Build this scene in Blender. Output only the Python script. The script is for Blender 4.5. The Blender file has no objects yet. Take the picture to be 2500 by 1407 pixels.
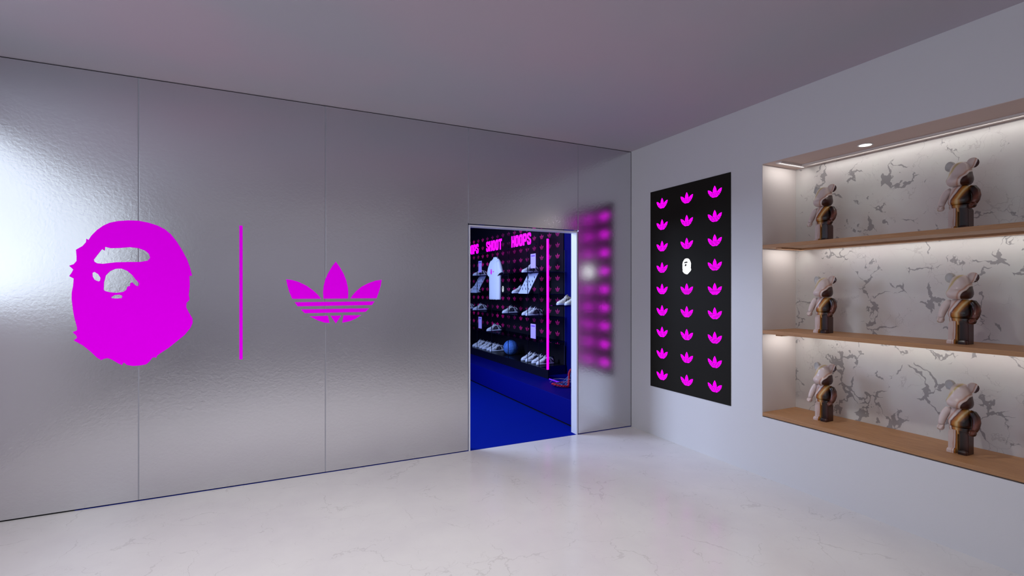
import bpy, bmesh, math, random
from mathutils import Vector, Matrix
from mathutils.geometry import tessellate_polygon
C = bpy.context.scene.collection
PI = math.pi
random.seed(4)

# ------------------------------------------------------------------ helpers
def lin(r, g, b):
    f = lambda c: (c/255/12.92) if c <= 10 else ((c/255+.055)/1.055)**2.4
    return (f(r), f(g), f(b), 1)

def mat(name, col, rough=.5, metal=0, emit=None, es=0, spec=.5, coat=0):
    m = bpy.data.materials.new(name); m.use_nodes = True
    p = m.node_tree.nodes['Principled BSDF']
    p.inputs['Base Color'].default_value = col
    p.inputs['Roughness'].default_value = rough
    p.inputs['Metallic'].default_value = metal
    p.inputs['Specular IOR Level'].default_value = spec
    if coat: p.inputs['Coat Weight'].default_value = coat; p.inputs['Coat Roughness'].default_value = .1
    if emit: p.inputs['Emission Color'].default_value = emit; p.inputs['Emission Strength'].default_value = es
    return m

class N:
    """tiny node builder"""
    def __init__(s, m): s.t = m.node_tree; s.p = s.t.nodes['Principled BSDF']
    def new(s, k, **kw):
        n = s.t.nodes.new(k)
        for a, b in kw.items(): setattr(n, a, b)
        return n
    def link(s, a, b): s.t.links.new(a, b)
    def noise(s, vec, scale, detail=3, rough=.5, dist=0):
        n = s.new('ShaderNodeTexNoise'); n.inputs['Scale'].default_value = scale
        n.inputs['Detail'].default_value = detail; n.inputs['Roughness'].default_value = rough
        n.inputs['Distortion'].default_value = dist
        s.link(vec, n.inputs['Vector']); return n
    def math(s, op, a, b=None, c=None):
        n = s.new('ShaderNodeMath', operation=op)
        for i, v in enumerate((a, b, c)):
            if v is None: continue
            if isinstance(v, (int, float)): n.inputs[i].default_value = v
            else: s.link(v, n.inputs[i])
        return n.outputs[0]
    def ramp(s, fac, stops, interp='LINEAR'):
        n = s.new('ShaderNodeValToRGB'); cr = n.color_ramp; cr.interpolation = interp
        while len(cr.elements) < len(stops): cr.elements.new(.5)
        for e, (pos, col) in zip(cr.elements, stops): e.position = pos; e.color = col
        s.link(fac, n.inputs[0]); return n.outputs[0]
    def mapping(s, scale=(1, 1, 1), rot=(0, 0, 0)):
        tc = s.new('ShaderNodeTexCoord'); mp = s.new('ShaderNodeMapping')
        mp.inputs['Scale'].default_value = scale; mp.inputs['Rotation'].default_value = rot
        s.link(tc.outputs['Object'], mp.inputs[0]); return mp.outputs[0]
    def mix(s, fac, a, b, mode='MIX'):
        n = s.new('ShaderNodeMix', data_type='RGBA', blend_type=mode)
        for sock, v in ((n.inputs[0], fac), (n.inputs[6], a), (n.inputs[7], b)):
            if isinstance(v, (int, float)): sock.default_value = v
            elif isinstance(v, tuple): sock.default_value = v
            else: s.link(v, sock)
        return n.outputs[2]
    def bump(s, h, strength, dist=.01):
        n = s.new('ShaderNodeBump'); n.inputs['Strength'].default_value = strength
        n.inputs['Distance'].default_value = dist; s.link(h, n.inputs['Height'])
        s.link(n.outputs[0], s.p.inputs['Normal'])

def obj(name, bm, m, parent=None, smooth=False):
    bm.normal_update()
    me = bpy.data.meshes.new(name); bm.to_mesh(me); bm.free()
    if smooth:
        for p in me.polygons: p.use_smooth = True
    o = bpy.data.objects.new(name, me); C.objects.link(o)
    for q in (m if isinstance(m, (list, tuple)) else [m]): me.materials.append(q)
    if parent: o.parent = parent
    return o
def tag(o, label=None, cat=None, group=None, kind=None):
    if label: o['label'] = label
    if cat: o['category'] = cat
    if group: o['group'] = group
    if kind: o['kind'] = kind
    return o
def thing(name, label, cat, loc=(0, 0, 0), rz=0, group=None):
    o = bpy.data.objects.new(name, None); C.objects.link(o); o.empty_display_size = .1
    o.location = loc; o.rotation_euler = (0, 0, rz)
    return tag(o, label, cat, group)
def copy_tree(o, parent=None):
    c = o.copy(); C.objects.link(c)
    if parent: c.parent = parent
    for ch in list(o.children): copy_tree(ch, c)
    return c
def box(bm, x0, x1, y0, y1, z0, z1, bev=0, mi=0):
    vs = [bm.verts.new((x, y, z)) for x in (x0, x1) for y in (y0, y1) for z in (z0, z1)]
    fs = [bm.faces.new([vs[i] for i in f]) for f in ((0,1,3,2),(4,6,7,5),(0,4,5,1),(2,3,7,6),(0,2,6,4),(1,5,7,3))]
    for f in fs: f.material_index = mi
    if bev:
        es = list({e for f in fs for e in f.edges})
        bmesh.ops.bevel(bm, geom=es, offset=bev, segments=2, affect='EDGES', profile=.6)
    return vs
def bx(*a, **k):
    bm = bmesh.new(); box(bm, *a, **k); return bm
def tube(bm, pts, r, n=10, cap=True):
    pts = [Vector(p) for p in pts]; rs = r if isinstance(r, (list, tuple)) else [r]*len(pts)
    rings = []; up = None
    for i, p in enumerate(pts):
        d = (pts[min(i+1, len(pts)-1)]-pts[max(i-1, 0)]).normalized()
        if up is None: up = Vector((0, 0, 1)) if abs(d.z) < .9 else Vector((1, 0, 0))
        a = d.cross(up).normalized(); b = a.cross(d).normalized(); up = b
        rings.append([bm.verts.new(p+(a*math.cos(t)+b*math.sin(t))*rs[i]) for t in [2*PI*k/n for k in range(n)]])
    for q, w in zip(rings, rings[1:]):
        for k in range(n): bm.faces.new((q[k], q[(k+1) % n], w[(k+1) % n], w[k]))
    if cap: bm.faces.new(rings[0][::-1]); bm.faces.new(rings[-1])
    return bm
def loft(bm, secs, n=28, axis='z'):
    """secs: (h, cx, cy, rx, ry, exponent) superellipse sections"""
    rings = []
    for h, cx, cy, rx, ry, e in secs:
        ring = []
        for k in range(n):
            t = 2*PI*k/n; c, s = math.cos(t), math.sin(t)
            x = cx+rx*math.copysign(abs(c)**(2/e), c); y = cy+ry*math.copysign(abs(s)**(2/e), s)
            ring.append(bm.verts.new({'z': (x, y, h), 'x': (h, x, y), 'y': (x, h, y)}[axis]))
        rings.append(ring)
    for q, w in zip(rings, rings[1:]):
        for k in range(n): bm.faces.new((q[k], q[(k+1) % n], w[(k+1) % n], w[k]))
    bm.faces.new(rings[0][::-1]); bm.faces.new(rings[-1])
    bmesh.ops.recalc_face_normals(bm, faces=bm.faces)
    return bm
def plate(bm, loops, fn, t):
    """flat cut-out plate: loops[0] is the outline, the rest holes; fn(u, v, depth) -> point"""
    flat = [p for l in loops for p in l]
    tris = tessellate_polygon([[Vector((u, v, 0)) for u, v in l] for l in loops])
    F = [bm.verts.new(fn(u, v, t)) for u, v in flat]; B = [bm.verts.new(fn(u, v, 0)) for u, v in flat]
    for a, b, c in tris:
        bm.faces.new((F[a], F[b], F[c])); bm.faces.new((B[c], B[b], B[a]))
    i = 0
    for l in loops:
        n = len(l)
        for k in range(n):
            a, b = i+k, i+(k+1) % n
            bm.faces.new((F[a], F[b], B[b], B[a]))
        i += n
    bmesh.ops.recalc_face_normals(bm, faces=bm.faces)

# ------------------------------------------------------------------ emblem outlines (metres, measured on the big signs)
HEAD = [[(-0.032,0.502),(0.027,0.503),(0.083,0.493),(0.135,0.476),(0.179,0.452),(0.217,0.416),(0.255,0.36),(0.286,0.302),(0.316,0.235),(0.332,0.184),(0.34,0.148),(0.347,0.119),(0.33,0.116),(0.331,0.088),(0.332,0.042),(0.326,-0.022),(0.331,-0.059),(0.312,-0.082),(0.31,-0.114),(0.328,-0.155),(0.349,-0.197),(0.35,-0.229),(0.336,-0.266),(0.301,-0.315),(0.255,-0.358),(0.202,-0.406),(0.149,-0.445),(0.133,-0.46),(0.129,-0.474),(0.12,-0.467),(0.105,-0.472),(0.087,-0.5),(0.069,-0.516),(0.032,-0.521),(-0.004,-0.522),(-0.039,-0.513),(-0.058,-0.493),(-0.068,-0.511),(-0.089,-0.498),(-0.124,-0.47),(-0.148,-0.458),(-0.168,-0.462),(-0.182,-0.47),(-0.206,-0.451),(-0.24,-0.408),(-0.28,-0.365),(-0.33,-0.327),(-0.312,-0.31),(-0.317,-0.294),(-0.336,-0.272),(-0.313,-0.259),(-0.312,-0.243),(-0.327,-0.171),(-0.334,-0.12),(-0.341,-0.044),(-0.34,-0.002),(-0.333,0.04),(-0.33,0.091),(-0.354,0.107),(-0.341,0.129),(-0.332,0.152),(-0.354,0.177),(-0.33,0.188),(-0.315,0.21),(-0.315,0.244),(-0.318,0.286),(-0.283,0.313),(-0.265,0.339),(-0.263,0.363),(-0.251,0.355),(-0.236,0.385),(-0.206,0.425),(-0.172,0.457),(-0.137,0.479),(-0.089,0.494)],
[(-0.224,0.221),(-0.206,0.251),(-0.179,0.295),(-0.164,0.285),(-0.162,0.311),(-0.13,0.303),(-0.075,0.307),(-0.025,0.314),(0.025,0.309),(0.065,0.292),(0.087,0.269),(0.093,0.242),(0.079,0.222),(0.039,0.212),(-0.032,0.21),(-0.103,0.206),(-0.172,0.194),(-0.206,0.197),(-0.221,0.208)],
[(-0.231,0.131),(-0.22,0.138),(-0.199,0.122),(-0.187,0.097),(-0.189,0.077),(-0.199,0.072),(-0.22,0.084),(-0.23,0.105)],
[(-0.17,0.015),(-0.168,0.067),(-0.158,0.114),(-0.134,0.145),(-0.103,0.161),(-0.071,0.163),(-0.039,0.148),(-0.011,0.119),(0.011,0.085),(0.031,0.059),(0.025,0.041),(0.012,0.043),(-0.011,0.068),(-0.022,0.059),(-0.022,0.043),(-0.038,0.037),(-0.043,0.015),(-0.061,0.0),(-0.096,-0.006),(-0.137,-0.002),(-0.162,0.006)],
[(-0.129,-0.037),(-0.11,-0.022),(-0.082,-0.019),(-0.065,-0.029),(-0.069,-0.044),(-0.103,-0.046),(-0.124,-0.044)]]
LEAF = [[(-0.373,0.107),(-0.329,0.102),(-0.28,0.086),(-0.223,0.057),(-0.173,0.018),(-0.14,-0.014),(-0.113,-0.049),(-0.329,-0.048),(-0.351,0.011),(-0.364,0.059)],
[(0,0.256),(0.031,0.211),(0.061,0.157),(0.083,0.098),(0.096,0.038),(0.098,-0.008),(0.096,-0.049),(-0.095,-0.049),(-0.099,0.002),(-0.094,0.056),(-0.081,0.11),(-0.06,0.16),(-0.03,0.215)],
[(0.372,0.109),(0.322,0.102),(0.262,0.08),(0.203,0.049),(0.159,0.01),(0.132,-0.022),(0.115,-0.048),(0.329,-0.049),(0.35,0.01),(0.364,0.062)],
[(-0.311,-0.075),(0.312,-0.075),(0.29,-0.106),(-0.29,-0.108)],
[(-0.266,-0.133),(0.267,-0.133),(0.237,-0.163),(-0.237,-0.164)],
[(-0.202,-0.19),(-0.062,-0.188),(-0.049,-0.248),(-0.089,-0.244),(-0.14,-0.224)],
[(-0.043,-0.189),(0.042,-0.189),(0,-0.253)],
[(0.06,-0.188),(0.202,-0.19),(0.159,-0.217),(0.11,-0.238),(0.05,-0.249)]]
def emblem_head(bm, fn, s=1, sx=1, c=(0, 0), t=.002):
    plate(bm, [[(c[0]+u*s*sx, c[1]+v*s) for u, v in l] for l in HEAD], fn, t)
def emblem_leaf(bm, fn, s=1, c=(0, 0), t=.002):
    for l in LEAF: plate(bm, [[(c[0]+u*s, c[1]+v*s) for u, v in l]], fn, t)

# ------------------------------------------------------------------ materials
H = 3.0; XR = 3.532; YB = 4.306; XL = -2.11; YF = -4.0
plaster = mat('plaster', lin(214, 213, 217), .7)
n = N(plaster); v = n.mapping(); n.bump(n.noise(v, 60, 3).outputs[0], .04)
ceil_m = mat('ceiling_paint', lin(190, 182, 192), .8)
n = N(ceil_m); v = n.mapping()
n.link(n.ramp(n.noise(v, .9, 2).outputs[0], [(.35, lin(176, 174, 182)), (.65, lin(186, 172, 182))]), n.p.inputs['Base Color'])
floor_m = mat('polished_stone', lin(212, 208, 210), .22, spec=.55)
n = N(floor_m); v = n.mapping()
d = n.noise(v, 2.2, 5, .6); dv = n.new('ShaderNodeVectorMath', operation='MULTIPLY_ADD')
n.link(d.outputs['Color'], dv.inputs[0]); dv.inputs[1].default_value = (.5, .5, .5); n.link(v, dv.inputs[2])
vo = n.new('ShaderNodeTexVoronoi', feature='DISTANCE_TO_EDGE'); vo.inputs['Scale'].default_value = 2.3; n.link(dv.outputs[0], vo.inputs['Vector'])
msk = n.math('MULTIPLY', n.math('SUBTRACT', n.noise(v, 3.1, 3).outputs[0], .47), .07)
vein = n.math('LESS_THAN', vo.outputs['Distance'], msk)
vo2 = n.new('ShaderNodeTexVoronoi', feature='DISTANCE_TO_EDGE'); vo2.inputs['Scale'].default_value = 6.5; n.link(dv.outputs[0], vo2.inputs['Vector'])
msk2 = n.math('MULTIPLY', n.math('SUBTRACT', n.noise(v, 5.7, 2).outputs[0], .5), .12)
vein2 = n.math('LESS_THAN', vo2.outputs['Distance'], msk2)
cl = n.ramp(n.noise(v, 1.6, 5, .6).outputs[0], [(.3, lin(204, 200, 202)), (.7, lin(214, 211, 210))])
c1 = n.mix(n.math('MULTIPLY', vein, .19), cl, lin(130, 122, 122))
c2 = n.mix(n.math('MULTIPLY', vein2, .10), c1, lin(130, 122, 122))
n.link(c2, n.p.inputs['Base Color'])
n.link(n.ramp(n.noise(v, 5, 3).outputs[0], [(.3, (.18,)*3+(1,)), (.7, (.27,)*3+(1,))]), n.p.inputs['Roughness'])

metal = mat('hammered_metal', (.71, .71, .74, 1), .2, 1)
n = N(metal); v = n.mapping((1, 1, 1)); vh = n.mapping((9, 9, 60))
big = n.noise(v, 48, 2, .5, .5); fine = n.noise(vh, 14, 3, .6)
hh = n.math('ADD', big.outputs[0], n.math('MULTIPLY', fine.outputs[0], .10))
n.bump(hh, .05, .01)
n.link(n.ramp(n.noise(v, 2.5, 3).outputs[0], [(.3, (.195,)*3+(1,)), (.7, (.225,)*3+(1,))]), n.p.inputs['Roughness'])

dark = mat('shadow_gap_black', (.004, .004, .005, 1), .6)  # black stands in for the shade in panel gaps and under the plinth
seam = mat('seam_grey', lin(165, 166, 176), .6, 0)
sign_m = mat('magenta_acrylic', (.55, .0, .60, 1), .7, emit=(.68, 0, .75, 1), es=.56, spec=0)  # glow added to keep the magenta even whatever light falls on it
sign_b = mat('magenta_glow', (.5, 0, .5, 1), .6, emit=(1, 0, 1, 1), es=1.15)
sign_w = mat('white_glow', (.8, .8, .8, 1), .6, emit=(1, 1, .98, 1), es=1.3)
poster_b = mat('magenta_print_glow', (.5, 0, .5, 1), .6, emit=(1, 0, 1, 1), es=2.2, spec=0)  # print made to glow, for a stronger reflection in the metal
poster_w = mat('white_print_glow', (.8, .8, .8, 1), .6, emit=(1, 1, .98, 1), es=3.5)  # white print made to glow so its reflection shows
poster_m = mat('black_print', lin(26, 23, 18), .75, spec=.2)
niche_m = mat('niche_plaster', lin(214, 206, 204), .75)
wood = mat('oak_board', lin(160, 112, 80), .5)
n = N(wood); v = n.mapping((8, .9, 30))
g = n.noise(v, 7, 5, .65, 1.0)
n.link(n.ramp(g.outputs[0], [(.25, lin(150, 106, 70)), (.5, lin(168, 122, 82)), (.75, lin(182, 136, 94))]), n.p.inputs['Base Color'])
n.bump(g.outputs[0], .05, .003)
marble = mat('veined_marble', (.8, .8, .8, 1), .35)
n = N(marble); v = n.mapping()
d = n.noise(v, 4.5, 4, .55); dv = n.new('ShaderNodeVectorMath', operation='MULTIPLY_ADD')
n.link(d.outputs['Color'], dv.inputs[0]); dv.inputs[1].default_value = (.42, .42, .42); n.link(v, dv.inputs[2])
vo = n.new('ShaderNodeTexVoronoi', feature='DISTANCE_TO_EDGE'); vo.inputs['Scale'].default_value = 5; n.link(dv.outputs[0], vo.inputs['Vector'])
w = n.math('MULTIPLY', n.math('SUBTRACT', n.noise(v, 5.0, 3, .6).outputs[0], .495), .5)
w = n.math('MAXIMUM', w, n.math('MULTIPLY', n.math('SUBTRACT', n.noise(v, 2.6, 2).outputs[0], .42), .035))
e = n.math('SUBTRACT', w, vo.outputs['Distance'])
patch = n.ramp(e, [(0, (0, 0, 0, 1)), (.012, (1, 1, 1, 1))])
vo2 = n.new('ShaderNodeTexVoronoi', feature='DISTANCE_TO_EDGE'); vo2.inputs['Scale'].default_value = 9; n.link(dv.outputs[0], vo2.inputs['Vector'])
m2 = n.math('MULTIPLY', n.math('SUBTRACT', n.noise(v, 5.3, 2).outputs[0], .53), .2)
crack = n.math('LESS_THAN', vo2.outputs['Distance'], m2)
cl = n.ramp(n.noise(v, 2.0, 4, .6).outputs[0], [(.3, lin(198, 190, 190)), (.7, lin(208, 208, 203))])
c1 = n.mix(n.math('MULTIPLY', patch, .8), cl, lin(132, 128, 130))
c2 = n.mix(n.math('MULTIPLY', crack, .3), c1, lin(150, 142, 144))
n.link(c2, n.p.inputs['Base Color'])

carpet = mat('blue_carpet', lin(0, 22, 150), .95, spec=.05)
n = N(carpet); v = n.mapping(); n.bump(n.noise(v, 300, 2).outputs[0], .3, .004)
n.link(n.ramp(n.noise(v, .8, 2).outputs[0], [(.3, lin(0, 14, 128)), (.7, lin(0, 20, 118))]), n.p.inputs['Base Color'])
n.p.inputs['Emission Color'].default_value = lin(0, 26, 130); n.p.inputs['Emission Strength'].default_value = .22  # faint blue glow added to the carpet's own colour
navy = mat('navy_board', lin(0, 6, 100), .6, spec=.1)
plinth_m = mat('navy_laminate', lin(0, 10, 120), .55, spec=.12)
case_m = mat('black_lacquer', (.006, .006, .012, 1), .3, spec=.3)
wallpaper_m = mat('black_wallpaper', (.008, .007, .014, 1), .5, spec=.2)
dim_pink = mat('dim_print_glow', (.25, .005, .12, 1), .6, emit=(.30, .004, .15, 1), es=.4)
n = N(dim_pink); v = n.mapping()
n.link(n.ramp(n.noise(v, 1.6, 2).outputs[0], [(.36, (.04,)*3+(1,)), (.66, (.9,)*3+(1,))]), n.p.inputs['Emission Strength'])  # patchy glow painted in for uneven light on the print
dim_white = mat('pale_print_glow', (.5, .5, .5, 1), .6, emit=(.7, .7, .68, 1), es=.7)  # glow painted in for light on the white emblem
glass_m = bpy.data.materials.new('smoked_glass'); glass_m.use_nodes = True
nt = glass_m.node_tree; nt.nodes.remove(nt.nodes['Principled BSDF'])
tr = nt.nodes.new('ShaderNodeBsdfTransparent'); tr.inputs[0].default_value = (.55, .55, .68, 1)
gl = nt.nodes.new('ShaderNodeBsdfGlossy'); gl.inputs[0].default_value = (.6, .6, .8, 1); gl.inputs['Roughness'].default_value = .05
mx = nt.nodes.new('ShaderNodeMixShader'); mx.inputs[0].default_value = .12
nt.links.new(tr.outputs[0], mx.inputs[1]); nt.links.new(gl.outputs[0], mx.inputs[2])
nt.links.new(mx.outputs[0], nt.nodes['Material Output'].inputs[0])
jamb_m = mat('white_lining', lin(225, 228, 240), .45)
edge_m = mat('brushed_edge', (.55, .55, .58, 1), .3, .9)
tee_m = mat('white_cotton', lin(225, 232, 250), .9)
n = N(tee_m); v = n.mapping((8, 8, .8)); n.bump(n.noise(v, 2, 2).outputs[0], .25, .015)
pink_print = mat('pink_print', (.6, 0, .6, 1), .7, emit=(.6, 0, .7, 1), es=.5)
card_m = mat('lavender_card', lin(190, 175, 250), .7, emit=lin(150, 130, 240), es=.25)
n = N(card_m); v = n.mapping((1, 40, 130))
n.link(n.ramp(n.noise(v, 1.2, 2, .7).outputs[0], [(.4, lin(196, 182, 250)), (.62, lin(160, 140, 235))]), n.p.inputs['Base Color'])
board_m = mat('pale_board', lin(205, 215, 250), .6)
ink_shade = mat('ink_and_shade', (.01, .01, .04, 1), .7)  # print ink, also the painted shade inside the shirt openings
shoe_w = mat('white_leather', lin(228, 232, 245), .5)
shoe_k = mat('black_leather', (.008, .008, .02, 1), .5)
sole_m = mat('pale_rubber', lin(205, 215, 245), .6)
ball_m = mat('crackled_blue', (.1, .2, .8, 1), .7)
n = N(ball_m); v = n.mapping()
vo = n.new('ShaderNodeTexVoronoi', feature='DISTANCE_TO_EDGE'); vo.inputs['Scale'].default_value = 105; n.link(v, vo.inputs['Vector'])
n.link(n.ramp(vo.outputs['Distance'], [(.0, lin(20, 40, 140)), (.12, lin(90, 150, 245))]), n.p.inputs['Base Color'])
red_m = mat('red_cord', (.42, .008, .04, 1), .7, emit=(.6, .0, .06, 1), es=.06)
net_m = mat('blue_net_cord', lin(90, 140, 220), .7)
wire_m = mat('grey_wire', lin(150, 130, 150), .5)
violet_m = mat('violet_tube', (.15, .02, .7, 1), .5, emit=(.12, .01, .55, 1), es=.9)
lamp_m = mat('lamp_lens', (1, 1, 1, 1), .5, emit=(1, .98, .95, 1), es=6)
rim_m = mat('lamp_rim', lin(220, 218, 220), .4)
win_m = mat('window_daylight', (.8, .9, 1, 1), .5, emit=(.82, .92, 1, 1), es=1.3)
frame_m = mat('window_frame', lin(170, 172, 180), .5)

# swirled figurine glaze: coloured bands running diagonally across the body
glaze = mat('swirled_glaze', (.7, .7, .7, 1), .35, spec=.4, coat=.15)
n = N(glaze); v = n.mapping()
sp = n.new('ShaderNodeSeparateXYZ'); n.link(v, sp.inputs[0])
zc = n.math('SUBTRACT', n.math('MAXIMUM', sp.outputs[2], .187), .267)
s = n.math('ADD', n.math('MULTIPLY', sp.outputs[1], .87), n.math('MULTIPLY', zc, .49))
s = n.math('ADD', s, n.math('MULTIPLY', n.math('SUBTRACT', n.noise(v, 9, 2, .5, .3).outputs[0], .5), .030))
hi = n.math('GREATER_THAN', sp.outputs[2], .2675)
s = n.math('ADD', s, n.math('MULTIPLY', hi, n.math('MULTIPLY', n.math('MINIMUM', n.math('ADD', sp.outputs[1], .045), 0.0), .5)))
lo = n.math('LESS_THAN', sp.outputs[2], .136)
s = n.math('ADD', s, n.math('MULTIPLY', lo, n.math('MINIMUM', n.math('MAXIMUM', n.math('MULTIPLY', sp.outputs[1], 1.2), -.012), .026)))
t = n.math('DIVIDE', n.math('ADD', s, .14), .27)
L = lambda s_, r, g, b: ((s_+.14)/.27, lin(r, g, b))
gz = n.ramp(t, [L(-.135, 34, 17, 10), L(-.115, 120, 70, 56), L(-.098, 74, 36, 26), L(-.078, 40, 18, 12), L(-.064, 14, 8, 8), L(-.052, 84, 44, 14),
    L(-.043, 176, 120, 40), L(-.035, 222, 200, 146), L(-.027, 196, 136, 50), L(-.019, 172, 100, 34), L(-.0135, 90, 44, 26), L(-.010, 222, 212, 208), L(-.004, 226, 216, 212),
    L(.002, 196, 146, 122), L(.010, 216, 200, 194), L(.030, 222, 210, 208), L(.056, 226, 216, 214), L(.066, 206, 190, 120), L(.078, 222, 210, 200), L(.10, 196, 200, 198)])
mk = n.math('MULTIPLY', hi, n.math('LESS_THAN', s, -.0125))
n.link(n.mix(1.0, n.mix(mk, gz, lin(62, 26, 20)), (.84, .77, .75, 1), 'MULTIPLY'), n.p.inputs['Base Color'])

# ------------------------------------------------------------------ room shell
tag(obj('floor', bx(XL-.2, XR+.5, YF-.2, YB, -.15, 0), floor_m), kind='structure')
tag(obj('ceiling', bx(XL-.2, XR+.5, YF-.2, YB+.11, H, H+.15), ceil_m), kind='structure')
tag(obj('wall_front', bx(XL-.2, XR+.5, YF-.2, YF, 0, H), mat('grey_paint', lin(196, 194, 204), .8)), kind='structure')
# left wall with a long window
WY0, WY1, WZ0, WZ1 = -1.4, 3.6, 1.30, 2.90
bm = bmesh.new()
box(bm, XL-.2, XL, YF, WY0, 0, H); box(bm, XL-.2, XL, WY1, YB, 0, H)
box(bm, XL-.2, XL, WY0, WY1, 0, WZ0); box(bm, XL-.2, XL, WY0, WY1, WZ1, H)
tag(obj('wall_left', bm, plaster), kind='structure')
bm = bmesh.new()
for y in (WY0, WY1-.05, (WY0+WY1)/2-.025): box(bm, XL-.12, XL-.04, y, y+.05, WZ0, WZ1)
for z in (WZ0, WZ1-.05): box(bm, XL-.121, XL-.041, WY0, WY1, z, z+.05)
w1 = tag(obj('window_1', bm, frame_m), kind='structure')
obj('pane', bx(XL-.10, XL-.09, WY0+.02, WY1-.02, WZ0+.02, WZ1-.02), win_m, w1)

# back wall: carcass with doorway, metal panels in front
DX0, DX1, DZ = 1.638, 2.842, 2.10
PT = .012
YC = YB+PT
bm = bmesh.new()
box(bm, XL-.2, DX0-.02, YC, YB+.11, 0, H); box(bm, DX1+.02, XR+.5, YC, YB+.11, 0, H); box(bm, DX0-.02, DX1+.02, YC, YB+.11, DZ+.02, H)
wb = tag(obj('wall_back', bm, dark), kind='structure')
def panel(x0, x1, z0, z1):
    o = obj('metal_panel', bx(x0+.0035, x1-.0035, YB, YC-.001, z0, z1, bev=.001), metal, wb); return o
for a, b in ((-2.09, -.847), (-.847, .394), (.394, DX0)): panel(a, b, .008, H-.007)
panel(DX0, DX1, DZ+.006, H-.007); panel(DX1, XR-.002, .008, H-.007)
for x in (-2.09, -.847, .394, DX0, DX1):
    obj('seam_strip', bx(x-.0034, x+.0034, YC-.0105, YC-.001, DZ+.01 if x in (DX0, DX1) else .008, H-.007), seam, wb)
# door lining
bm = bmesh.new()
box(bm, DX0+.004, DX0+.018, YB-.002, YB+.10, 0, DZ-.004)
box(bm, DX1-.018, DX1-.004, YB-.002, YB+.10, 0, DZ-.004)
box(bm, DX0+.018, DX1-.018, YB-.002, YB+.10, DZ-.018, DZ-.004)
d1 = tag(obj('door_1', bm, jamb_m), kind='structure')

# right wall with the niche
NX = 3.941; NY0, NY1, NZ0, NZ1 = .15, 2.70, .479, 2.50
bm = bmesh.new()
box(bm, XR, XR+.43, NY1, YB, 0, H); box(bm, XR, XR+.43, YF, NY0, 0, H)
box(bm, XR, XR+.43, NY0, NY1, 0, NZ0); box(bm, XR, XR+.43, NY0, NY1, NZ1, H)
wr = tag(obj('wall_right', bm, plaster), kind='structure')
obj('marble_back', bx(NX, NX+.019, NY0, NY1, NZ0, NZ1), marble, wr)
obj('niche_reveal', bx(XR+.002, NX, NY1-.003, NY1, NZ0, NZ1), niche_m, wr)
obj('niche_soffit', bx(XR+.002, NX, NY0, NY1-.003, NZ1-.003, NZ1), mat('soffit_paint', lin(205, 184, 176), .8), wr)
# shelves, LED strips and the baffles added to cut their light
tops = (1.852, 1.171, .515)
names = ('top', 'middle', 'lowest')
for z, nm in zip(tops, names):
    sh = obj('wooden_shelf', bx(XR+.001, NX-.001, NY0+.001, NY1-.004, z-.028, z, bev=.0015), wood)
    tag(sh, f'{nm} of the three brown oak shelves in the marble-backed wall niche', 'shelf')
def strip(z, m):
    """LED lamp under a shelf, below an added opaque baffle that cuts its upward light, washing the back and the left reveal"""
    bm = bmesh.new()
    box(bm, NX-.130, NX-.065, NY0+.01, NY1-.09, z-.012, z-.0005)
    box(bm, XR+.04, NX-.130, NY1-.14, NY1-.09, z-.012, z-.0005)
    obj('light_baffle', bm, m, wr)  # added baffle, gives the lamp's light a sharp upper edge
    for (a, size, loc, nrm, pw) in ((0, NY1-NY0-.22, (NX-.102, (NY0+NY1)/2-.08, z-.0135), Vector((.6, 0, -.8)), 1.55), (1, .32, ((XR+NX)/2-.01, NY1-.125, z-.0135), Vector((0, .6, -.8)), .4)):
        l = bpy.data.lights.new('led_strip', 'AREA'); l.shape = 'RECTANGLE'; l.size = size; l.size_y = .006; l.energy = pw; l.color = (1, .975, .935)
        o = bpy.data.objects.new('led_strip', l); C.objects.link(o)
        zz = -nrm.normalized(); x = Vector((0, 1, 0)) if a == 0 else Vector((1, 0, 0)); y = zz.cross(x)
        o.matrix_world = Matrix.Translation(loc) @ Matrix((x, y, zz)).transposed().to_4x4()
for z, m_ in ((NZ1-.003, niche_m), (tops[0]-.028, wood), (tops[1]-.028, wood)): strip(z, m_)

# niche downlight
dl = thing('recessed_downlight', 'small round recessed downlight in the ceiling of the wall niche', 'light', (3.69, 2.02, NZ1-.003))
bm = bmesh.new()
for r0, r1, z0, z1 in ((.037, .046, -.001, -.004),):
    k = 32; rr = []
    for r, z in ((r1, 0), (r1, z1), (r0, z1), (r0, 0)):
        rr.append([bm.verts.new((r*math.cos(2*PI*i/k), r*math.sin(2*PI*i/k), z)) for i in range(k)])
    for q, w_ in zip(rr, rr[1:]):
        for i in range(k): bm.faces.new((q[i], q[(i+1) % k], w_[(i+1) % k], w_[i]))
obj('rim', bm, rim_m, dl)
bm = bmesh.new(); bmesh.ops.create_circle(bm, cap_ends=True, segments=32, radius=.0375, matrix=Matrix.Translation((0, 0, -.002)))
bmesh.ops.reverse_faces(bm, faces=bm.faces)
obj('lens', bm, lamp_m, dl)

# ------------------------------------------------------------------ signs on the metal wall
fb = lambda u, v, t: (u, YB-.0006-t, v)
bm = bmesh.new(); emblem_head(bm, fb, c=(-.873, 1.48), t=.003)
tag(obj('head_emblem', bm, sign_m), 'large magenta ape head emblem with cut-out brow and muzzle on the metal wall', 'sign')
bm = bx(-.222, -.2, YB-.0036, YB-.0006, .963, 1.984)
tag(obj('divider_bar', bm, sign_m), 'tall thin magenta vertical bar between the two emblems on the metal wall', 'sign')
bm = bmesh.new(); emblem_leaf(bm, fb, c=(.475, 1.47), t=.003)
tag(obj('leaf_emblem', bm, sign_m), 'large magenta three-leaf emblem with horizontal stripes on the metal wall', 'sign')

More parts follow.
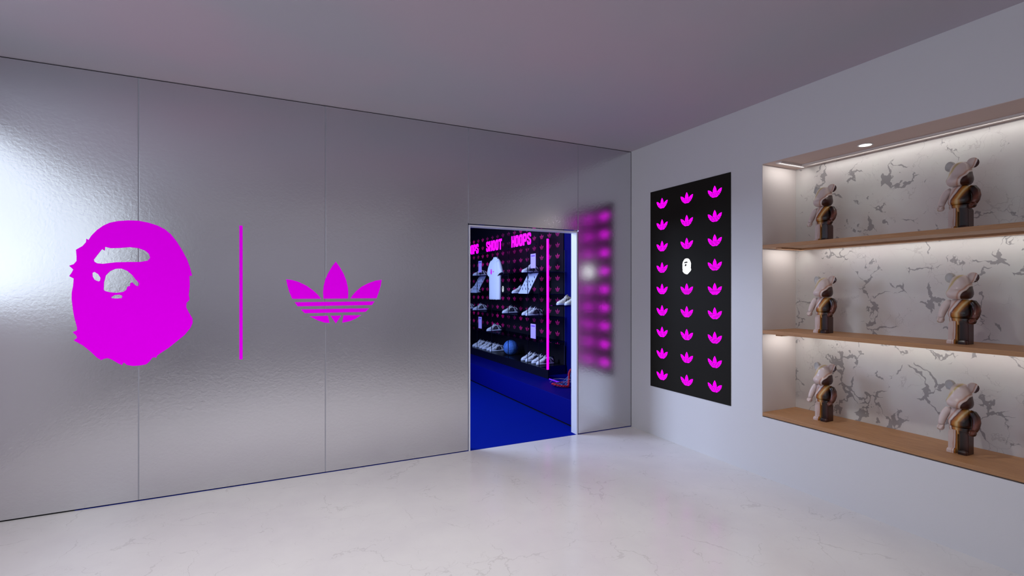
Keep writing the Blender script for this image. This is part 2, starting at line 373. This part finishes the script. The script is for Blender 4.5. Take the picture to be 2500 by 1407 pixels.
# ------------------------------------------------------------------ poster
po = thing('wall_poster', 'tall black poster with rows of magenta leaf emblems on the white wall', 'poster', (XR, 3.497, 1.5))
obj('sheet', bx(-.004, 0, -.499, .499, -1, 1), poster_m, po)
fr = lambda u, v, t: (-.004-t, -u, v)
bm = bmesh.new(); emblem_leaf(bm, fr, s=.205, t=.0008)
le = obj('leaf_emblem', bm, poster_b, po); first = True
for i, cx in enumerate((-.329, 0, .329)):
    for k in range(9):
        if (i, k) == (1, 3): continue
        if not first: le = le.copy(); C.objects.link(le)
        first = False; le.location = (0, -cx, .862-.2155*k)
bm = bmesh.new(); emblem_head(bm, fr, s=.145, sx=1.05, c=(0, .2155), t=.0008)
tag(obj('head_emblem', bm, poster_w, po), 'small white head emblem')

# ------------------------------------------------------------------ bear figurines
def make_bear():
    r = thing('bear_figurine', '', 'figurine')
    hd = obj('head', loft(bmesh.new(), [(.268, -.004, 0, .030, .034, 2.2), (.272, -.006, 0, .044, .048, 2.3), (.282, -.009, 0, .055, .057, 2.3), (.297, -.011, 0, .061, .0615, 2.3),
        (.311, -.010, 0, .061, .061, 2.3), (.322, -.006, 0, .056, .058, 2.3), (.332, -.002, 0, .052, .055, 2.3), (.350, 0, 0, .051, .052, 2.3), (.375, .002, 0, .049, .047, 2.3), (.393, .004, 0, .044, .041, 2.2),
        (.404, .006, 0, .036, .034, 2.1), (.411, .007, 0, .024, .023, 2), (.414, .007, 0, .010, .010, 2)], 32), glaze, r, True)
    for sgn in (1, -1):
        bm = bmesh.new()
        loft(bm, [(-.014, 0, 0, .016, .018, 2), (-.011, 0, 0, .026, .028, 2), (-.002, 0, 0, .0285, .031, 2), (.006, 0, 0, .028, .030, 2), (.009, 0, 0, .025, .027, 2),
                  (.009, 0, 0, .024, .026, 2), (.004, 0, 0, .020, .022, 2), (.003, 0, 0, .010, .011, 2)], 28, 'x')
        # lofted along x with (cx,cy)->(y,z): outer face looks forward (-x)
        bmesh.ops.scale(bm, vec=(-1, 1, 1), verts=bm.verts); bmesh.ops.reverse_faces(bm, faces=bm.faces)
        bmesh.ops.rotate(bm, cent=(0, 0, 0), matrix=Matrix.Rotation(-sgn*.35, 3, 'Z'), verts=bm.verts)
        bmesh.ops.translate(bm, vec=(.008, sgn*.055, .398), verts=bm.verts)
        obj('ear', bm, glaze, r, True)
    obj('torso', loft(bmesh.new(), [(.157, 0, 0, .036, .050, 2.6), (.160, 0, 0, .040, .054, 2.6), (.175, -.002, 0, .043, .058, 2.5), (.195, -.001, 0, .041, .056, 2.5), (.225, 0, 0, .036, .049, 2.5),
        (.252, 0, 0, .031, .044, 2.5), (.263, 0, 0, .028, .041, 2.4), (.2665, 0, 0, .022, .034, 2.3)], 32), glaze, r, True)
    obj('hip', loft(bmesh.new(), [(.112, 0, 0, .026, .046, 4), (.116, 0, 0, .029, .048, 4), (.150, 0, 0, .032, .051, 4), (.156, 0, 0, .030, .049, 4)], 32), glaze, r, True)
    for sgn in (1, -1):
        bm = bmesh.new()
        yc = sgn*.0272; hw = .0228
        out = [(yc-hw, .0005), (yc+hw, .0005)]+[(yc+hw*math.cos(a), .112+.022*math.sin(a)) for a in [PI*k/14 for k in range(15)]]
        xs = (-.031, .034)
        A = [bm.verts.new((xs[0], y, z)) for y, z in out]; B = [bm.verts.new((xs[1], y, z)) for y, z in out]; k = len(out)
        bm.faces.new(A); bm.faces.new(B[::-1])
        for i in range(k): bm.faces.new((A[i], B[i], B[(i+1) % k], A[(i+1) % k]))
        bmesh.ops.recalc_face_normals(bm, faces=bm.faces)
        bmesh.ops.bevel(bm, geom=[e for e in bm.edges if abs(e.verts[0].co.x-e.verts[1].co.x) < 1e-5], offset=.003, segments=2, affect='EDGES')
        loft(bm, [(.0, -.040, yc, .016, hw*.98, 5), (.014, -.040, yc, .016, hw*.98, 5), (.023, -.038, yc, .013, hw*.88, 4), (.027, -.035, yc, .008, hw*.6, 3)], 24)
        obj('leg', bm, glaze, r)
        pts = [(0, .046, .252), (-.002, .060, .246), (-.004, .073, .225), (-.012, .081, .198), (-.026, .083, .172), (-.040, .080, .153)]
        arm = obj('arm', tube(bmesh.new(), [(x, sgn*y, z) for x, y, z in pts], [.014, .020, .021, .020, .0175, .0145], 18), glaze, r, True)
        bm = bmesh.new()
        loft(bm, [(-.019, 0, 0, .006, .007, 2), (-.017, 0, 0, .012, .013, 2.4), (-.008, 0, 0, .0165, .017, 2.6), (.004, 0, 0, .0165, .017, 2.6), (.012, 0, 0, .0135, .0145, 2.3), (.015, 0, 0, .006, .007, 2)], 20)
        # the open grip: a groove on the front of the fist
        for v_ in bm.verts:
            if v_.co.x < -.008 and abs(v_.co.y) < .007: v_.co.x += .007
        bmesh.ops.rotate(bm, cent=(0, 0, 0), matrix=Matrix.Rotation(math.radians(52), 3, 'Y'), verts=bm.verts)
        bmesh.ops.translate(bm, vec=(-.050, sgn*.077, .142), verts=bm.verts)
        obj('hand', bm, glaze, arm, True)
    return r
bear = make_bear(); first = True
side = ('left', 'right')
for z, nm in zip(tops, names):
    for j, (x, y) in enumerate(((3.738, 2.335), (3.738, 1.512))):
        o = bear if first else copy_tree(bear); first = False
        o.location = (x, y, z); o.rotation_euler = (0, 0, 0)
        tag(o, f'swirled cream and brown bear figurine, {side[j]} one of the pair on the {nm} oak shelf', 'figurine', 'bear figurines on the niche shelves')

# ------------------------------------------------------------------ shop beyond the doorway
Y2 = 10.2; X2 = -1.2
tag(obj('floor_carpet', bx(X2, 3.9, YB, Y2, -.15, .001), carpet), kind='structure')
tag(obj('wall_far', bx(X2-.1, 4.0, Y2, Y2+.1, 0, H), navy), kind='structure')
tag(obj('wall_side', bx(X2-.1, X2, YB+.11, Y2, 0, H), navy), kind='structure')
tag(obj('wall_display', bx(3.76, 3.9, YB+.11, Y2, 0, H), navy), kind='structure')
tag(obj('ceiling_shop', bx(X2-.1, 4.0, YB+.11, Y2+.1, H-.2, H-.05), mat('dark_ceiling', (.003, .003, .02, 1), .8)), kind='structure')
pl = thing('display_plinth', 'long low navy plinth on the blue carpet under the sneaker display', 'plinth', (2.9, 7.3, 0))
obj('body', bx(0, .859, -2.87, 2.89, .03, .302, bev=.004), plinth_m, pl)
obj('base_shadow_line', bx(.03, .859, -2.87, 2.89, .002, .03), dark, pl)  # black strip put in for the shadow line at the plinth's foot

# patterned backdrop behind the case
bd = thing('patterned_backdrop', 'black backdrop panel with dim magenta leaf emblems behind the sneaker shelves', 'panel', (3.757, 8.1, 1.5))
obj('board', bx(-.012, 0, -2.05, 2.05, -.88, 1.25), wallpaper_m, bd)
fd = lambda u, v, t: (-.012-t, -u, v)
bm = bmesh.new(); bw = bmesh.new()
for i in range(16):
    for k in range(-5, 7):
        cy = 6.21+.237*i-8.1
        if k == 0 and i == 8: emblem_head(bw, fd, s=.11, c=(-cy, 0), t=.0006); continue
        emblem_leaf(bm, fd, s=.155, c=(-cy, .1615*k), t=.0006)
obj('leaf_pattern', bm, dim_pink, bd)
tag(obj('head_emblem', bw, dim_white, bd), 'small white head emblem')

# display case
XC = 3.31; XK = 3.74
dc = thing('display_case', 'long black-framed display case with glass shelves holding sneakers', 'display case', (XC, 7.8, .302))
def dcx(a, b, c, d_, e_, f_, **k): return bx(a-XC, b-XC, c-7.8, d_-7.8, e_-.302, f_-.302, **k)
obj('base', dcx(XC+.012, XK, 5.98, 9.9, .303, .425), navy, dc)
obj('front_panel', dcx(XC, XC+.012, 5.73, 9.9, .303, .425), case_m, dc)
obj('base_top', dcx(XC+.012, XK, 5.98, 9.9, .425, .4268), case_m, dc)
shelf_z = (1.745, 1.43, 1.105, .765)
for z in shelf_z: obj('glass_shelf', dcx(XC+.02, XK-.01, 5.98, 9.9, z-.010, z), glass_m, dc)
for y in (5.98, 6.32, 6.97, 7.62, 8.27, 8.92, 9.57): obj('post', dcx(XC, XC+.008, y, y+.008, .425, 2.36), case_m, dc)
obj('rear_panel', dcx(XK-.006, XK, 6.0, 9.9, .4275, .70), wallpaper_m, dc)
obj('rear_post', dcx(XK-.015, XK-.007, 5.985, 5.993, .425, 2.05), mat('blue_grey_edge', (.04, .05, .12, 1), .4), dc)
obj('top_rail', dcx(XC-.010, XC-.0005, 6.05, 9.9, 2.118, 2.133), case_m, dc)
# neon tube at the end of the case
tb = bmesh.new(); tube(tb, [(XC+.004, 5.747, .4255), (XC+.004, 5.747, 2.17)], .016, 14)
tag(obj('neon_tube', tb, sign_b), 'tall glowing magenta light tube at the near end of the display case', 'light')

# words
FONT = {
 'H': [[(0,0),(0,1),(.3,1),(.3,.62),(.7,.62),(.7,1),(1,1),(1,0),(.7,0),(.7,.38),(.3,.38),(.3,0)]],
 'O': [[(.25,0),(.08,.08),(0,.25),(0,.75),(.08,.92),(.25,1),(.75,1),(.92,.92),(1,.75),(1,.25),(.92,.08),(.75,0)], [(.38,.2),(.62,.2),(.68,.3),(.68,.7),(.62,.8),(.38,.8),(.32,.7),(.32,.3)]],
 'P': [[(0,0),(0,1),(.75,1),(.92,.93),(1,.8),(1,.5),(.92,.37),(.75,.3),(.3,.3),(.3,0)], [(.3,.52),(.62,.52),(.69,.58),(.69,.73),(.62,.78),(.3,.78)]],
 'S': [[(.25,0),(.08,.06),(0,.2),(0,.36),(.3,.36),(.3,.26),(.38,.2),(.62,.2),(.69,.26),(.69,.34),(.62,.4),(.25,.5),(.07,.58),(0,.7),(0,.82),(.08,.94),(.25,1),(.75,1),(.92,.94),(1,.8),(1,.66),(.7,.66),(.7,.74),(.62,.8),(.38,.8),(.31,.74),(.31,.68),(.38,.62),(.75,.52),(.93,.44),(1,.32),(1,.18),(.92,.06),(.75,0)]],
 'T': [[(.35,0),(.35,.78),(0,.78),(0,1),(1,1),(1,.78),(.65,.78),(.65,0)]]}
def word(txt, y0, label):
    w_ = thing('word_sign', label, 'sign', (XC-.002, y0, 2.22), group='glowing words over the display case')
    cw, gap, hh_ = .108, .022, .172
    for i, ch in enumerate(txt):
        bm = bmesh.new()
        plate(bm, [[(a*cw+i*(cw+gap), b*hh_-hh_/2) for a, b in l] for l in FONT[ch]], lambda u, v, t: (-t, -u, v), .008)
        obj('letter', bm, sign_b, w_)
word('HOOPS', 6.835, 'glowing magenta word HOOPS nearest the light tube, right of the word SHOOT')
word('SHOOT', 7.825, 'glowing magenta word SHOOT between the two words HOOPS')
word('HOOPS', 8.815, 'glowing magenta word HOOPS cut off by the left door edge')

# T-shirt
ts = thing('white_shirt', 'white T-shirt with small pink chest prints hanging in front of the display case', 'shirt', (XC-.058, 7.34, 1.33))
ts.scale = (.85, .88, 1)
bm = bmesh.new()
def yw(z, k): return k*.006*math.sin(z*40)
loft(bm, [(0, 0, 0, .050, .222, 2.6), (.02, 0, 0, .054, .226, 2.6), (.15, 0, 0, .052, .226, 2.6), (.30, 0, 0, .054, .230, 2.6), (.42, 0, 0, .058, .228, 2.6), (.50, 0, 0, .056, .222, 2.5),
    (.57, .004, 0, .048, .212, 2.4), (.615, .008, 0, .038, .188, 2.3), (.645, .012, 0, .030, .150, 2.2), (.662, .014, 0, .026, .112, 2.2), (.672, .015, 0, .024, .088, 2.1)], 48)
for v_ in bm.verts:      # hanging folds
    v_.co.x += .0022*math.sin(v_.co.y*52)*max(0, 1-v_.co.z/.55); v_.co.z += .003*math.sin(v_.co.y*55) if v_.co.z < .01 else 0
for sg in (1, -1):       # sleeves
    b2 = bmesh.new()
    loft(b2, [(0, .006, 0, .034, .050, 2.2), (.05, .004, 0, .044, .068, 2.3), (.14, 0, 0, .050, .080, 2.4), (.24, 0, 0, .052, .086, 2.4), (.245, 0, 0, .048, .082, 2.4)], 24)
    bmesh.ops.rotate(b2, cent=(0, 0, 0), matrix=Matrix.Rotation(math.radians(180-27)*sg*-1, 3, 'X'), verts=b2.verts)
    bmesh.ops.translate(b2, vec=(0, sg*.130, .615), verts=b2.verts)
    me_ = bpy.data.meshes.new('tmp'); b2.to_mesh(me_); b2.free(); bm.from_mesh(me_); bpy.data.meshes.remove(me_)
body = obj('body', bm, tee_m, ts, True)
bm = bmesh.new()
loft(bm, [(.671, .013, 0, .030, .092, 2.1), (.684, .013, 0, .028, .088, 2.1)], 32)
obj('collar', bm, tee_m, ts, True)
bm = bmesh.new(); loft(bm, [(.684, .013, 0, .021, .078, 2.1), (.6855, .013, 0, .021, .078, 2.1)], 28)
obj('neck_shade', bm, ink_shade, ts)  # dark disc standing in for the shade inside the neck
for sg in (1, -1):
    b2 = bmesh.new()
    loft(b2, [(.245, 0, 0, .044, .077, 2.4), (.2465, 0, 0, .044, .077, 2.4)], 24)
    bmesh.ops.rotate(b2, cent=(0, 0, 0), matrix=Matrix.Rotation(math.radians(180-27)*sg*-1, 3, 'X'), verts=b2.verts)
    bmesh.ops.translate(b2, vec=(0, sg*.130, .615), verts=b2.verts)
    obj('sleeve_shade', b2, ink_shade, ts)  # dark disc standing in for the shade inside the sleeve
fp = lambda u, v, t: (-.062-t, -u, v)
bm = bmesh.new(); emblem_head(bm, fp, s=.085, c=(-.045, .45), t=.001); obj('head_print', bm, pink_print, ts)
bm = bmesh.new(); emblem_leaf(bm, fp, s=.055, c=(.05, .45), t=.001); obj('leaf_print', bm, pink_print, ts)
bm = bmesh.new(); tube(bm, [(0, -.13, .655), (0, 0, .715), (0, .13, .655)], .005, 8); tube(bm, [(0, 0, .715), (.01, 0, .790), (.056, 0, .792)], .004, 8)
obj('hanger', bm, case_m, ts)

# sneakers: toe points to -x
def make_sneaker(upper, stripe, name):
    r = thing('sneaker', '', 'sneaker')
    def halfw(x):   # x from 0 (toe) to .28 (heel)
        t_ = x/.28
        return .05*(.55+.45*math.sin(min(1, t_*3.0)*PI/2)) if t_ < .33 else .05*(1-.28*((t_-.33)/.67)) - (.004 if .5 < t_ < .75 else 0)
    bm = bmesh.new()
    secs = []
    for x in (0, .006, .02, .05, .09, .14, .19, .24, .268, .28):
        w_ = halfw(x)*(.35 if x == 0 else .7 if x == .006 else .6 if x == .28 else .9 if x == .268 else 1)
        secs.append((x, 0, .014, w_, .014, 3.4))
    obj('sole', loft(bm, secs, 20, 'x'), sole_m, r, True)
    top = [(.004, .022), (.02, .042), (.05, .056), (.08, .068), (.11, .088), (.14, .108), (.165, .122), (.19, .112), (.22, .096), (.25, .100), (.268, .108), (.277, .06)]
    secs = []
    for x, h in top:
        w_ = halfw(x)*(.5 if x < .01 else .86 if x < .03 else .9 if x < .1 else .78)
        if x > .27: w_ *= .5
        secs.append((x, 0, (.020+h)/2, w_, (h-.020)/2+.004, 2.2))
    obj('upper', loft(bmesh.new(), secs, 22, 'x'), upper, r, True)
    # tongue
    obj('tongue', loft(bmesh.new(), [(.120, 0, .098, .014, .010, 2), (.140, 0, .115, .02, .012, 2.2), (.156, 0, .128, .021, .010, 2.4), (.164, 0, .134, .015, .006, 2.4)], 14, 'x'), upper, r, True)
    for s_ in (1, -1):
        bm = bmesh.new()
        for q in range(3):
            x0 = .120+q*.027
            pts = [(x0-.014, s_*(halfw(x0)*.90+.001), .030), (x0, s_*(halfw(x0)*.86+.0015), .055), (x0+.012, s_*(halfw(x0)*.66), .082)]
            tube(bm, pts, .0062, 6)
        obj('side_stripes', bm, stripe, r)
    bm = bmesh.new()
    for q in range(5):
        x0 = .082+q*.015; z0 = .066+q*.0115
        tube(bm, [(x0, -.024, z0-.004), (x0+.004, 0, z0+.006), (x0, .024, z0-.004)], .0032, 6)
    obj('laces', bm, stripe if stripe is not shoe_k else ink_shade, r)
    obj('heel_tab', loft(bmesh.new(), [(.268, 0, .088, .013, .022, 3), (.280, 0, .088, .011, .020, 3)], 12, 'x'), stripe, r, True)
    return r
def patchy(m, c):
    n = N(m); v = n.mapping((1, 1, 1)); sp = n.new('ShaderNodeSeparateXYZ'); n.link(v, sp.inputs[0])
    q = n.math('ADD', n.noise(v, 26, 2, .5, .8).outputs[0], n.math('MULTIPLY', n.math('SUBTRACT', sp.outputs[0], .13), 1.1))
    n.link(n.ramp(q, [(.54, c), (.57, lin(12, 16, 60)), (.75, lin(6, 8, 40))]), n.p.inputs['Base Color'])
patchy(shoe_w, lin(228, 232, 245))
sA = make_sneaker(shoe_w, shoe_k, 'a')
spots = []
for z, y, lab in ((1.746, 6.60, 'white sneaker with dark stripes on the topmost glass shelf, right bay'),
                  (1.746, 8.60, 'white sneaker with dark stripes on the topmost glass shelf, left bay'),
                  (1.431, 6.94, 'white sneaker beside the leaning printed board on the second glass shelf, right bay'),
                  (1.431, 8.92, 'white sneaker beside the leaning printed board at the left door edge'),
                  (1.106, 7.30, 'single white sneaker on the third glass shelf below and right of the shirt'),
                  (1.106, 6.60, 'farther sneaker of the pair on the third glass shelf near the light tube'),
                  (1.106, 6.47, 'nearer sneaker of the pair on the third glass shelf near the light tube'),
                  (1.106, 8.60, 'single white sneaker on the third glass shelf left of the shirt'),
                  (1.106, 9.25, 'sneaker at the far left of the third glass shelf, cut off by the door edge'),
                  (.766, 7.95, 'single white sneaker on the lowest glass shelf under the shirt'),
                  (.427, 8.62, 'leftmost sneaker of the bottom row on the case base'),
                  (.427, 8.48, 'second sneaker from the left in the bottom row on the case base'),
                  (.427, 8.29, 'third sneaker from the left in the bottom row on the case base'),
                  (.427, 8.15, 'fourth sneaker from the left in the bottom row on the case base'),
                  (.427, 7.95, 'fifth sneaker from the left in the bottom row, second one left of the blue ball'),
                  (.427, 7.81, 'sneaker in the bottom row next to the blue ball on its left'),
                  (.427, 6.62, 'sneaker in the bottom row, first one right of the blue ball'),
                  (.427, 6.48, 'sneaker in the bottom row, second one right of the blue ball'),
                  (.427, 6.29, 'sneaker in the bottom row, third one right of the blue ball'),
                  (.427, 6.15, 'sneaker in the bottom row nearest the magenta light tube')):
    spots.append((z, y, lab))
for i, (z, y, lab) in enumerate(spots):
    o = sA if i == 0 else copy_tree(sA)
    o.location = (3.36, y, z); tag(o, lab, 'sneaker', 'white sneakers in the display case')
# two brighter shoes on a small wall shelf
tag(obj('wall_shelf', bx(3.34, 3.76, 5.28, 5.72, 1.275, 1.287), glass_m), 'small glass shelf carrying two sneakers at the right door jamb', 'shelf')
shoe_c = mat('cream_leather_glow', lin(240, 240, 235), .5, emit=(.5, .5, .45, 1), es=.12)  # faint glow added so this pair looks brighter
patchy(shoe_c, lin(240, 240, 235))
sB = make_sneaker(shoe_c, shoe_k, 'b'); sB.location = (3.365, 5.60, 1.288)
tag(sB, 'bright white and black sneaker, the farther one at the right door jamb', 'sneaker', 'sneakers at the door jamb')
o = copy_tree(sB); o.location = (3.40, 5.46, 1.288)
tag(o, 'bright white and black sneaker half hidden by the right door jamb', 'sneaker', 'sneakers at the door jamb')

# leaning boards with print, upright cards
def make_board():
    r = thing('leaning_board', '', 'board')
    bm = bx(-.003, .003, -.16, .16, 0, .345)
    bmesh.ops.rotate(bm, cent=(0, 0, 0), matrix=Matrix.Rotation(math.radians(29), 3, 'Y'), verts=bm.verts)
    obj('sheet', bm, board_m, r)
    bm = bmesh.new(); rnd = random.Random(3)
    for a in range(3):
        for b in range(4):
            y = -.11+a*.10; z = .06+b*.065
            if b == 3 and a == 1: continue
            h_ = .03+.015*rnd.random()
            tube(bm, [(-.0045, y-.02, z), (-.0045, y-.002, z+h_*.5), (-.0045, y+.006, z+h_*.45), (-.0045, y+.02, z+h_)], .004, 5)
    bmesh.ops.rotate(bm, cent=(0, 0, 0), matrix=Matrix.Rotation(math.radians(29), 3, 'Y'), verts=bm.verts)
    obj('print', bm, ink_shade, r)
    return r
b1 = make_board(); b1.location = (3.352, 6.535, 1.431)
tag(b1, 'pale leaning board with dark printed marks on the second glass shelf, right bay', 'board', 'leaning boards on the second shelf')
b2 = copy_tree(b1); b2.location = (3.352, 8.52, 1.431)
tag(b2, 'pale leaning board with dark printed marks on the second glass shelf, left of the shirt', 'board', 'leaning boards on the second shelf')
for z, y, lab in ((1.795, 6.195, 'lavender card standing upright above the top glass shelf, right bay'), (1.795, 8.185, 'lavender card standing upright above the top glass shelf, left bay'),
                  (.80, 6.195, 'lavender card above the lowest glass shelf beside the magenta light tube'), (.80, 8.185, 'lavender card above the lowest glass shelf, left bay')):
    c_ = thing('info_card', lab, 'card', (3.336, y, z), group='lavender cards on the display case')
    obj('sheet', bx(-.003, 0, -.075, .075, 0, .205), card_m, c_)
    zs = 1.7455 if z > 1 else .7655
    obj('stand', bx(0, .004, -.01, .01, zs-z, .02), case_m, c_)
    obj('heading', bx(-.0035, -.003, -.055, .055, .165, .185), mat('violet_heading', (.25, .1, .8, 1), .7), c_)

# ball
bl = thing('ball', 'blue crackled ball in the bottom row of the display case', 'ball', (3.50, 7.27, .427+.122))
bm = bmesh.new(); bmesh.ops.create_uvsphere(bm, u_segments=40, v_segments=24, radius=.122)
obj('skin', bm, ball_m, bl, True)
bm = bmesh.new()
for rot in ((0, 0), (PI/2, 0), (0, PI/2)):
    R_ = Matrix.Rotation(rot[0]+.3, 3, 'X') @ Matrix.Rotation(rot[1], 3, 'Y')
    ps = [R_ @ Vector((.1221*math.cos(a), .1221*math.sin(a), 0)) for a in [2*PI*i/48 for i in range(49)]]
    tube(bm, ps, .0016, 5, False)
obj('seam', bm, case_m, bl)

# red hoop with blue net lying on the plinth, wire, violet tube
hp = thing('rope_loop_with_net', 'crumpled red rope loop with pale blue netting on the navy plinth by the door jamb', 'net', (3.165, 5.18, .302)); hp.scale = (.88, .88, .8)
key = [(-.10, .02, .055), (-.04, -.04, .036), (.03, -.07, .028), (.085, -.06, .024), (.108, -.04, .07), (.125, -.02, .135), (.14, .0, .20), (.18, .02, .25), (.235, .04, .24), (.28, .07, .14), (.27, .12, .05), (.18, .17, .03), (.06, .17, .03), (-.05, .12, .035)]
def cr(t_):
    n_ = len(key); i = int(t_) % n_; f = t_-int(t_); P = [Vector(key[(i+k-1) % n_]) for k in range(4)]
    return .5*((2*P[1])+(P[2]-P[0])*f+(2*P[0]-5*P[1]+4*P[2]-P[3])*f*f+(3*P[1]-P[0]-3*P[2]+P[3])*f**3)
bm = bmesh.new(); tube(bm, [cr(i*14/84) for i in range(85)], .012, 10, False)
for ph in range(3):     # twisted strands of the rope
    ps = []
    for i in range(337):
        t_ = i*14/336; p = cr(t_); d_ = (cr(t_+.02)-p).normalized(); a_ = d_.cross(Vector((0, 0, 1))).normalized(); b_ = a_.cross(d_)
        w_ = t_*5+ph*2*PI/3; ps.append(p+(a_*math.cos(w_)+b_*math.sin(w_))*.009)
    tube(bm, ps, .0078, 6, False)
obj('rope', bm, red_m, hp, True)
bm = bmesh.new(); rnd = random.Random(7)
for i in range(26):
    a0, a1 = cr(14*i/26), cr(14*((i*3+8) % 26)/26)
    m0 = (a0+a1)/2; ps = []
    for k in range(6):
        f = k/5; p = a0.lerp(a1, f); p.z = max(.006, p.z*(1-.7*math.sin(f*PI))+.03*rnd.random()*math.sin(f*PI)); p.y += .03*(rnd.random()-.5)
        ps.append(p)
    tube(bm, ps, .0032, 5)
obj('netting', bm, net_m, hp, True)
tag(obj('steel_wire', tube(bmesh.new(), [(3.10, 5.32, .345), (3.14, 5.30, .385), (3.20, 5.26, .392), (3.27, 5.12, .40), (3.33, 5.04, .40)], .0025, 6), wire_m),
    'thin pale wire arching above the red rope loop on the plinth', 'wire')
tag(obj('violet_light_tube', tube(bmesh.new(), [(3.29, 5.66, .315), (3.27, 5.36, .32)], .0085, 10), violet_m),
    'dim violet light tube lying on the navy plinth behind the red rope loop', 'light')

# ------------------------------------------------------------------ lights
def area(name, loc, target, sx, sy, power, col):
    l = bpy.data.lights.new(name, 'AREA'); l.shape = 'RECTANGLE'; l.size = sx; l.size_y = sy; l.energy = power; l.color = col
    o = bpy.data.objects.new(name, l); C.objects.link(o); o.location = loc
    o.rotation_euler = (Vector(target)-Vector(loc)).to_track_quat('-Z', 'Y').to_euler(); return o
def spot(name, loc, target, power, col, size, blend=.6, rad=.05):
    l = bpy.data.lights.new(name, 'SPOT'); l.energy = power; l.color = col; l.spot_size = math.radians(size); l.spot_blend = blend; l.shadow_soft_size = rad
    o = bpy.data.objects.new(name, l); C.objects.link(o); o.location = loc
    o.rotation_euler = (Vector(target)-Vector(loc)).to_track_quat('-Z', 'Y').to_euler(); return o
area('ceiling_fill', (.6, -2.2, H-.01), (.6, -2.2, 0), 4.6, 2.2, 7, (1, .98, .98))  # added soft fill for the room, not a fitting
for x, y, p_ in ((-1.1, 2.7, 120), (.6, 2.6, 120), (2.2, 2.2, 105), (-1.0, .6, 80), (1.2, .4, 72), (.6, -1.6, 25)):
    spot('downlight', (x, y, H-.02), (x, y, 0), p_, (1, .99, .975), 116, 1, .06)
for x in (-1.2, .7, 2.6): spot('front_wall_fill', (x, -1.9, H-.02), (x, -4, 1.7), 62, (1, .985, .98), 100, 1, .06)  # added spots brightening the unseen front wall for its reflection in the metal
for x in (-.22, .78, 1.74): spot('wall_washer', (x, 3.75, H-.01), (x, 3.95, 0), 5, (1, .97, .96), 95, .5, .04)
spot('niche_lamp', (3.69, 2.02, NZ1-.01), (3.72, 2.02, 0), 1.6, (1, .95, .88), 100, .7, .03)
# shop lights: cool violet-white from the far side
area('shop_panel', (1.3, 6.9, H-.25), (3.4, 7.2, 1.1), 3.2, .8, 62, (.30, .45, 1))
area('shop_entry', (.2, 6.0, 2.3), (2.9, 4.3, .9), 1.2, 1.2, 125, (.62, .74, 1))

wd = bpy.data.worlds.new('World'); bpy.context.scene.world = wd; wd.use_nodes = True
wd.node_tree.nodes['Background'].inputs[0].default_value = (.01, .01, .012, 1)

# ------------------------------------------------------------------ camera
cam = bpy.data.cameras.new('camera'); co = bpy.data.objects.new('camera', cam); C.objects.link(co)
cam.sensor_width = 36; cam.lens = 36*1211/2500; cam.shift_y = .001; cam.clip_start = .02
co.location = (0, 0, 1.5)
fwd = math.atan2(.436, .900)
co.rotation_euler = (PI/2, 0, -fwd)
sc = bpy.context.scene; sc.camera = co
sc.view_settings.view_transform = 'Standard'; sc.view_settings.look = 'None'
sc.view_settings.exposure = 0
